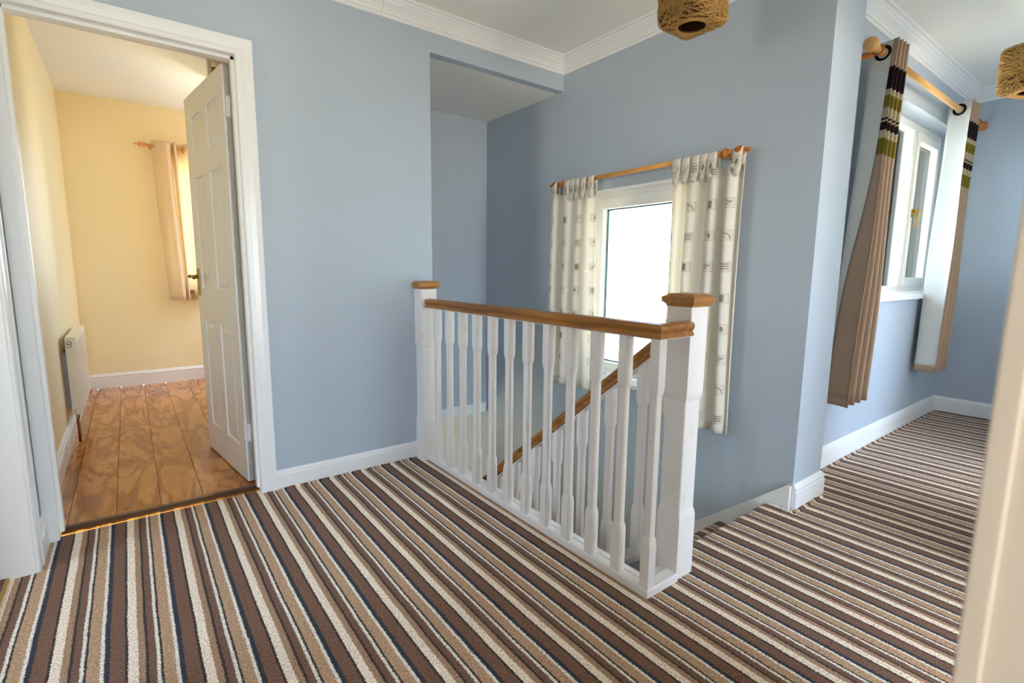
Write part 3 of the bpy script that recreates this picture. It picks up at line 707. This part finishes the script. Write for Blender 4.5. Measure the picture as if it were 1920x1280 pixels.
# --- stair window: tab-top curtains on a wooden pole
RX, RZ = XB - .075, 1.662
pole = thing('curtain_pole', 'slim wooden curtain pole with turned ends over the stairwell window', 'curtain pole', (RX, 1.965, RZ))
bm = bmesh.new(); lathe(bm, [(0, .0125), (1.30, .0125)], (0, 1, 0), (RX, 1.315, RZ), 16); obj('rod', bm, M_pine_y, pole, True)
FIN = [(0, .0135), (.004, .020), (.012, .022), (.022, .024), (.036, .021), (.048, .013), (.054, .008), (.060, .010), (.068, .010), (.073, .005), (.074, 0)]
for y, d in ((1.345, -1), (2.585, 1)):
    bm = bmesh.new(); lathe(bm, FIN, (0, d, 0), (RX, y, RZ), 18); obj('finial', bm, M_orange, pole, True)
for y in (1.395, 2.53):
    bm = bmesh.new(); lathe(bm, [(0, .021), (.006, .022), (.012, .016), (.045, .013), (.055, .018), (.075, .024), (.085, .022), (.093, .012)], (-1, 0, 0), (XB, y, RZ - .002), 18); torus(bm, (RX, y, RZ), (0, 1, 0), .018, .006)
    obj('bracket', bm, M_orange_x, pole, True)

def tab_curtain(name, label, y_in, y_out, mirror, tabs, zpan, zbot):
    """y_in: edge by the glass; y_out: outer edge; built from the outer edge inwards"""
    t = thing(name, label, 'curtain', (RX, (y_in + y_out) / 2, zbot), 'printed tab top curtains')
    n = 90; path = []
    W_ = y_in - y_out
    for i in range(n + 1):
        s = i / n; a = .016 + .006 * sin(s * 5 + (1 if mirror else 0))
        ph = s * 2 * pi * 4.3 + .9 * sin(s * 7)
        path.append((RX + a * sin(ph) - .004, y_out + W_ * s + .010 * cos(ph * 1.0) * (1 if W_ > 0 else -1) * .6))
    def zt(s):
        return zpan + .006 * sin(s * 17) + (.0 if s > .1 else 0)
    def fl(q, f, s):
        q = q.copy(); k = .5 + .5 * f
        q.x = RX + (q.x - RX) * (1.15 + .5 * sin(pi * f)) - .012 * f
        q.y += .008 * sin(f * 3 + s * 9) + (.02 * f * (1 if W_ > 0 else -1) * (s - .5))
        return q
    curtain('panel', [M_print], path, zt, lambda s: zbot + .008 * sin(s * 11) + (.035 * max(0, s - .6) if not mirror else 0.0), t, flare=fl)
    hem = curtain('hem', [M_plaincloth], [(p[0] - .002, p[1]) for p in path], zbot + .038, zbot - .002, t, nz=2, thick=.005, flare=lambda q, f, s: fl(Vector(q), .97, s))
    for k, (y, w, dx) in enumerate(tabs):
        bm = bmesh.new(); uv = bm.loops.layers.uv.new('UVMap'); rows = []
        pts = []
        zb_ = zpan - .055
        pts += [(RX - .020 + dx, zb_ - .0), (RX - .018 + dx, zpan), (RX - .0165, RZ - .005)]
        for i in range(9):
            a = pi - i * pi / 8; pts.append((RX + .0165 * cos(a), RZ + .0165 * sin(a)))
        pts += [(RX + .0165, RZ - .01), (RX + .012, zpan - .02)]
        L = 0
        for i, (x, z) in enumerate(pts):
            if i: L += math.hypot(x - pts[i - 1][0], z - pts[i - 1][1])
            ww = w / 2 * (.55 if i == 0 else 1)
            rows.append([(bm.verts.new((x - (.003 if e in (1, 2) else 0), y + yy, z)), yy, L) for e, yy in enumerate((-ww, -ww * .4, ww * .4, ww))])
        for a, b in zip(rows, rows[1:]):
            for j in range(3):
                q = [a[j], b[j], b[j + 1], a[j + 1]]; fc = bm.faces.new([v[0] for v in q])
                for lp, v in zip(fc.loops, q): lp[uv].uv = (v[1] + .070 + .140 * (k * 2 % 7), 1.50 + .150 * (k % 3) - v[2] + .145)
        o = obj('tab', bm, M_print, t, True, keep=True); md = o.modifiers.new('thickness', 'SOLIDIFY'); md.thickness = .003; md.offset = 0
        bm = bmesh.new(); lathe(bm, [(0, .013), (.003, .0135), (.006, .010), (.0075, 0)], (-1, 0, 0), (RX - .023 + dx, y, zb_ + .022), 16)
        obj('button', bm, M_plaincloth, o, True)
    return t
tab_curtain('tab_top_curtain', 'off-white printed tab curtain right of the stairwell window', 1.685, 1.285, False,
            [(1.325, .050, 0), (1.455, .055, -.004), (1.500, .046, .002), (1.545, .046, -.002), (1.600, .050, 0), (1.655, .050, 0)], 1.598, .305)
tab_curtain('tab_top_curtain', 'off-white printed tab curtain left of the stairwell window', 2.235, 2.635, True,
            [(2.598, .050, 0), (2.48, .050, -.003), (2.43, .046, .002), (2.385, .046, 0), (2.33, .048, -.002), (2.265, .050, 0)], 1.598, .345)

# --- corridor window: eyelet curtains on a thick pine pole
CYR, CZR = 1.040, 2.188
pole = thing('curtain_pole', 'thick pale pine curtain pole with ball ends in the corridor', 'curtain pole', (4.0, CYR, CZR))
bm = bmesh.new(); lathe(bm, [(0, .0165), (2.17, .0165)], (1, 0, 0), (2.96, CYR, CZR), 20); obj('rod', bm, M_pine_x, pole, True)
BALL = [(a_ * .9, r_ * .92) for a_, r_ in [(0, .017), (.004, .026), (.012, .030), (.020, .026), (.024, .020), (.030, .026), (.040, .035), (.052, .038), (.066, .035), (.078, .026), (.084, .014), (.086, .006), (.088, 0)]]
for x, d in ((2.975, -1), (5.085, 1)):
    bm = bmesh.new(); lathe(bm, BALL, (d, 0, 0), (x, CYR, CZR), 24); obj('finial', bm, M_pine_x if d < 0 else M_orange_x, pole, True)
for x in (3.03, 4.98):
    bm = bmesh.new(); lathe(bm, [(0, .028), (.010, .028), (.016, .018), (.06, .014), (.072, .014)], (0, -1, 0), (x, YW, CZR - .012), 18); torus(bm, (x, CYR, CZR), (1, 0, 0), .021, .006)
    obj('bracket', bm, M_orange, pole, True)
def eyelet_curtain(name, label, x0, step, nseg, ztop, zbot, lean, hemf, ya, yb):
    t = thing(name, label, 'curtain', (x0 + step * nseg / 2, CYR, zbot), 'striped eyelet curtains')
    path = []; per = 10
    ym, am = (ya + yb) / 2, (yb - ya) / 2
    for i in range(nseg * per + 1):
        s = i / per                      # s=0 at the room side edge (ya), s=1 at the wall side
        c = cos(pi * s); c = math.copysign(abs(c) ** .8, c)
        path.append((x0 + step * s, ym - am * c))
    def fl(q, f, s):
        q = Vector(q); q.x += lean(f, s); q.y = ym + (q.y - ym) * (1 + .10 * f) + .004 * sin(f * 9 + s * 20); return q
    curtain('fabric', [M_band, M_lining], path, ztop, zbot, t, flare=fl, thick=.004)
    n = len(path) - 1
    def at(s01):
        x = s01 * n; i = min(int(x), n - 1); k = x - i
        return (path[i][0] + (path[i + 1][0] - path[i][0]) * k, path[i][1] + (path[i + 1][1] - path[i][1]) * k)
    if hemf:
        def hf(q, f, s):
            ss = s * hemf(f) * per / n; p = at(ss); r = fl(Vector((p[0], p[1], q.z)), f, ss); r.x -= .0045; return r
        curtain('side_hem', [M_band], path[:9], ztop, zbot, t, thick=.002, flare=hf)
    m = int(per * 1.0)
    curtain('bottom_hem', [M_band], path[:m + 1], zbot + .045, zbot - .001, t, thick=.002, nz=3, flare=lambda q, f, s: fl(q, 1.0, s * per / n) + Vector((-.0042, 0, 0)))
    for k in range(nseg):
        i = int((k + .5) * per); x, y = path[i]
        d = Vector((path[i + 1][0] - path[i - 1][0], path[i + 1][1] - path[i - 1][1], 0)).normalized()
        bm = bmesh.new(); torus(bm, (x - (.007 if k == 0 else 0), CYR, CZR), Vector((-d.y, d.x, 0)), .0300, .0075 if k == 0 else .005, 28, 8, .7); obj('eyelet', bm, M_bronze, t, True)
    return t
eyelet_curtain('eyelet_curtain', 'striped eyelet curtain nearest the projecting wall, plum and green bands', 3.085, .021, 7, 2.240, .415, lambda f, s: -.16 * f * (1 - s) - .02 * f, lambda f: .30 + .52 * min(1, f * 1.15) ** 1.5, .975, 1.095)
eyelet_curtain('eyelet_curtain', 'striped eyelet curtain near the corridor end, white lining showing', 4.50, .032, 7, 2.240, .420, lambda f, s: -.08 * f * (1 - s), None, .975, 1.100)

# --- bedroom curtain
BYR, BZR = 5.715, 2.170
pole = thing('curtain_pole', 'turned pine curtain pole in the yellow bedroom', 'curtain pole', (.7, BYR, BZR))
bm = bmesh.new(); lathe(bm, [(0, .014), (1.02, .014)], (1, 0, 0), (.22, BYR, BZR), 14); obj('rod', bm, M_pine_x, pole, True)
bm = bmesh.new(); lathe(bm, [(0, .015), (.004, .021), (.010, .021), (.014, .015), (.018, .020), (.024, .020), (.028, .016), (.034, .022), (.046, .024), (.058, .018), (.070, .009), (.076, .007), (.082, .011), (.090, .010), (.094, 0)], (-1, 0, 0), (.225, BYR, BZR), 16); obj('finial', bm, M_pine_x, pole, True)
bm = bmesh.new(); lathe(bm, [(0, .015), (.02, .022), (.05, .018), (.09, 0)], (1, 0, 0), (1.235, BYR, BZR), 14); obj('finial', bm, M_pine_x, pole, True)
bm = bmesh.new(); lathe(bm, [(0, .024), (.01, .022), (.02, .013), (.08, .012)], (0, -1, 0), (.262, 5.8, BZR), 14); obj('bracket', bm, M_pine_x, pole, True)
bc = thing('bedroom_curtain', 'cream eyelet curtain hanging at the bedroom window', 'curtain', (.40, BYR, .79))
path = []
for x, y in ((.262, 5.735), (.285, 5.70), (.33, 5.668), (.372, 5.655), (.400, 5.68), (.402, 5.75), (.412, 5.765), (.424, 5.70), (.434, 5.66), (.446, 5.70), (.455, 5.765), (.485, 5.755), (.52, 5.70), (.555, 5.665), (.585, 5.70), (.60, 5.76), (.63, 5.74), (.66, 5.68)): path.append((x, y))
def smooth(P, n=5):
    out = []
    for i in range(len(P) - 1):
        p0 = P[max(i - 1, 0)]; p1 = P[i]; p2 = P[i + 1]; p3 = P[min(i + 2, len(P) - 1)]
        for k in range(n):
            t = k / n; out.append(tuple(.5 * ((2 * p1[c]) + (-p0[c] + p2[c]) * t + (2 * p0[c] - 5 * p1[c] + 4 * p2[c] - p3[c]) * t * t + (-p0[c] + 3 * p1[c] - 3 * p2[c] + p3[c]) * t ** 3) for c in (0, 1)))
    return out + [P[-1]]
curtain('fabric', [M_creamcloth], smooth(path), 2.215, .79, bc, flare=lambda q, f, s: Vector((q.x + .045 * f * (1 - s) * sin(f * 1.6), q.y, q.z)), thick=.004)
for x, y in ((.300, 5.690), (.500, 5.72)):
    bm = bmesh.new(); torus(bm, (x, BYR, BZR - .006), (.85, -.5, 0), .021, .005, 20, 8); obj('eyelet', bm, M_brass, bc, True)

# ------------------------------------------------------------------ radiator
rad = thing('radiator', 'white panel radiator on the yellow bedroom wall', 'radiator', (-.31, 4.5, .18))
ry0, ry1, rz0, rz1 = 4.10, 4.95, .178, .662
bm = bmesh.new(); add_box(bm, -.291, -.285, ry0 + .004, ry1 - .004, rz0, rz1, .002)
for k in range(12):
    y = ry0 + .05 + k * .064; add_box(bm, -.287, -.2825, y, y + .036, rz0 + .03, rz1 - .04, .002)
obj('front_panel', bm, M_rad, rad)
obj('back_panel', boxes([(-.336, -.330, ry0 + .004, ry1 - .004, rz0, rz1)], .002), M_rad, rad)
obj('side_panel', boxes([(-.337, -.285, ry0, ry0 + .006, rz0 + .004, rz1)], .0015), M_rad, rad)
obj('side_panel', boxes([(-.337, -.285, ry1 - .006, ry1, rz0 + .004, rz1)], .0015), M_rad, rad)
bm = boxes([(-.336, -.286, ry0 + .01, ry1 - .01, rz1 - .006, rz1 - .002)]); 
obj('top_grille', bm, M_rad, rad)
bm = bmesh.new(); torus(bm, (-.318, ry0 - .001, rz1 - .035), (0, 1, 0), .011, .002, 20, 6); torus(bm, (-.318, ry0 - .001, rz1 - .052), (0, 1, 0), .011, .002, 20, 6); obj('bleed_plug', bm, M_steel, rad, True)
obj('wall_bracket', boxes([(-.3615, -.340, ry0 + .05, ry0 + .075, rz0 + .03, rz1 - .10)]), M_steel, rad)
vv = bmesh.new(); lathe(vv, [(0, .014), (.03, .015), (.033, .012)], (0, 0, 1), (-.312, ry0 - .014, rz0 + .0), 14); va = obj('valve_cap', vv, M_rad, rad, True)
vv = bmesh.new(); lathe(vv, [(0, .007), (.02, .011), (.028, .008)], (0, 0, 1), (-.312, ry0 - .014, rz0 - .03), 12); lathe(vv, [(0, .008), (.03, .008)], (0, 1, 0), (-.312, ry0 - .014, rz0 - .008), 10); obj('valve', vv, M_chrome, rad, True)
vv = bmesh.new(); lathe(vv, [(0, .0075), (rz0 - .028, .0075)], (0, 0, 1), (-.314, ry0 - .014, 0.001), 12); obj('pipe', vv, M_copper, rad, True)

sk = thing('wall_socket', 'small white socket on the baseboard below the radiator', 'socket', (-.344, 3.72, .055))
obj('cover_plate', boxes([(-.3435, -.336, 3.66, 3.80, .03, .098)], .002), M_socket, sk)

# ------------------------------------------------------------------ cupboard glimpsed over the bedroom door
cu = thing('cupboard', 'amber wood cupboard with white edge glimpsed above the bedroom door', 'cupboard', (.8, 4.45, 0))
obj('edge_post', boxes([(.56, .585, 4.30, 4.36, .0, 2.528)], .003), M_trim, cu)
obj('cupboard_door', boxes([(.585, 1.0, 4.315, 4.345, .06, 2.50)], .003), M_cupboard, cu)
obj('carcass', boxes([(.66, 1.30, 4.345, 4.75, .0, 2.52)]), M_cupboard, cu)

# ------------------------------------------------------------------ string lampshades
def lampshade(label, cx, cy, zb_, w, h, rot, seed):
    rnd = random.Random(seed)
    t = thing('pendant_lamp', label, 'lamp', (cx, cy, ZC), 'cube string pendant lampshades')
    Rm = Matrix.Rotation(rot, 3, 'Z'); C0 = Vector((cx, cy, zb_ + h / 2)); hx, hz = w / 2, h / 2
    def surf(d, off=0.0):
        """point on a rounded box in direction d"""
        p = 12.0; q = (abs(d.x / hx) ** p + abs(d.y / hx) ** p + abs(d.z / hz) ** p) ** (-1 / p)
        v = d * q; return C0 + Rm @ (v * (1 + off / max(v.length, 1e-4)))
    def dirpt(u, v_): return Vector((cos(u) * sin(v_), sin(u) * sin(v_), cos(v_)))
    bm = bmesh.new(); nu, nv = 48, 26; rings = []; v0, v1 = .42, pi - .50
    for j in range(nv + 1):
        v_ = v0 + (v1 - v0) * j / nv; rings.append([bm.verts.new(surf(dirpt(2 * pi * i / nu, v_), -.005)) for i in range(nu)])
    for a, b in zip(rings, rings[1:]):
        for i in range(nu): bm.faces.new((a[i], a[(i + 1) % nu], b[(i + 1) % nu], b[i]))
    sh = obj('gap_shade_shell', bm, M_twine_dark, t, True); md = sh.modifiers.new('thickness', 'SOLIDIFY'); md.thickness = .002  # dark inner shell: shade between the strings put into its colour
    cu_ = bpy.data.curves.new('string_winding', 'CURVE'); cu_.dimensions = '3D'; cu_.bevel_depth = .0011; cu_.bevel_resolution = 0; cu_.materials.append(M_twine)
    base = Vector(t['_w'])
    for k in range(165):
        th = rnd.uniform(0, 2 * pi); tilt = rnd.uniform(.30, 1.35) if rnd.random() < .8 else rnd.uniform(-.3, .3)
        n_ = Vector((cos(th) * sin(tilt), sin(th) * sin(tilt), cos(tilt))); c_ = rnd.uniform(-.55, .55)
        a = n_.orthogonal().normalized(); b = n_.cross(a); pts = []; off = rnd.uniform(-.002, .005)
        rr = math.sqrt(max(0, 1 - c_ * c_))
        for i in range(44):
            u = 2 * pi * i / 43; d = n_ * c_ + (a * cos(u) + b * sin(u)) * rr
            if d.z < -cos(.50) or d.z > cos(.45):
                if len(pts) > 3:
                    sp = cu_.splines.new('POLY'); sp.points.add(len(pts) - 1)
                    for p, q in zip(sp.points, pts): p.co = (*(q - base), 1)
                pts = []; continue
            pts.append(surf(d, off))
        if len(pts) > 3:
            sp = cu_.splines.new('POLY'); sp.points.add(len(pts) - 1)
            for p, q in zip(sp.points, pts): p.co = (*(q - base), 1)
    # hoop of string round the lower opening
    for k in range(16):
        r0 = .50 + rnd.uniform(-.01, .14); pts = []; ph = rnd.uniform(0, 6)
        for i in range(37):
            u = 2 * pi * i / 36; pts.append(surf(dirpt(u, pi - r0 - .02 * sin(u * 2 + ph)), rnd.uniform(0, .002)))
        sp = cu_.splines.new('POLY'); sp.points.add(len(pts) - 1)
        for p, q in zip(sp.points, pts): p.co = (*(q - base), 1)
    st = bpy.data.objects.new('string_winding', cu_); COL.objects.link(st); st.parent = t; st['kind'] = 'stuff'
    bm = bmesh.new(); lathe(bm, [(0, 0), (.01, .018), (.03, .029), (.055, .028), (.085, .014), (.10, .013)], (0, 0, 1), (cx, cy, zb_ + .07), 18); obj('bulb', bm, M_bulb, t, True)
    bm = bmesh.new(); lathe(bm, [(0, .018), (.05, .018), (.055, .008)], (0, 0, 1), (cx, cy, zb_ + .168), 16); obj('lamp_holder', bm, M_socket, t, True)
    bm = bmesh.new(); lathe(bm, [(0, .003), (ZC - zb_ - .235, .003)], (0, 0, 1), (cx, cy, zb_ + .22), 8); obj('cord', bm, M_cord, t)
    bm = bmesh.new(); lathe(bm, [(0, .012), (.006, .034), (.022, .040), (.024, .040)], (0, 0, 1), (cx, cy, ZC - .0245), 20); obj('ceiling_rose', bm, M_socket, t, True)
    return t
lampshade('straw string cube lampshade hanging over the landing', 1.85, 1.29, 2.055, .197, .205, 0.0, 3)
a = -radians(25); w = .20
cx_ = 3.45 + (w / 2) * (cos(a) + sin(a)); cy_ = .672 + (w / 2) * (sin(a) - cos(a))
lampshade('straw string cube lampshade hanging in the corridor', cx_, cy_, 1.962, w, .215, a, 5)

# scene-building scratch values are not needed any more
for n_, o in enumerate([o for o in bpy.data.objects if o.name.startswith('trim_')], 1): o.name = 'trim_%d' % n_
for o in bpy.data.objects:
    if '_w' in o: del o['_w']
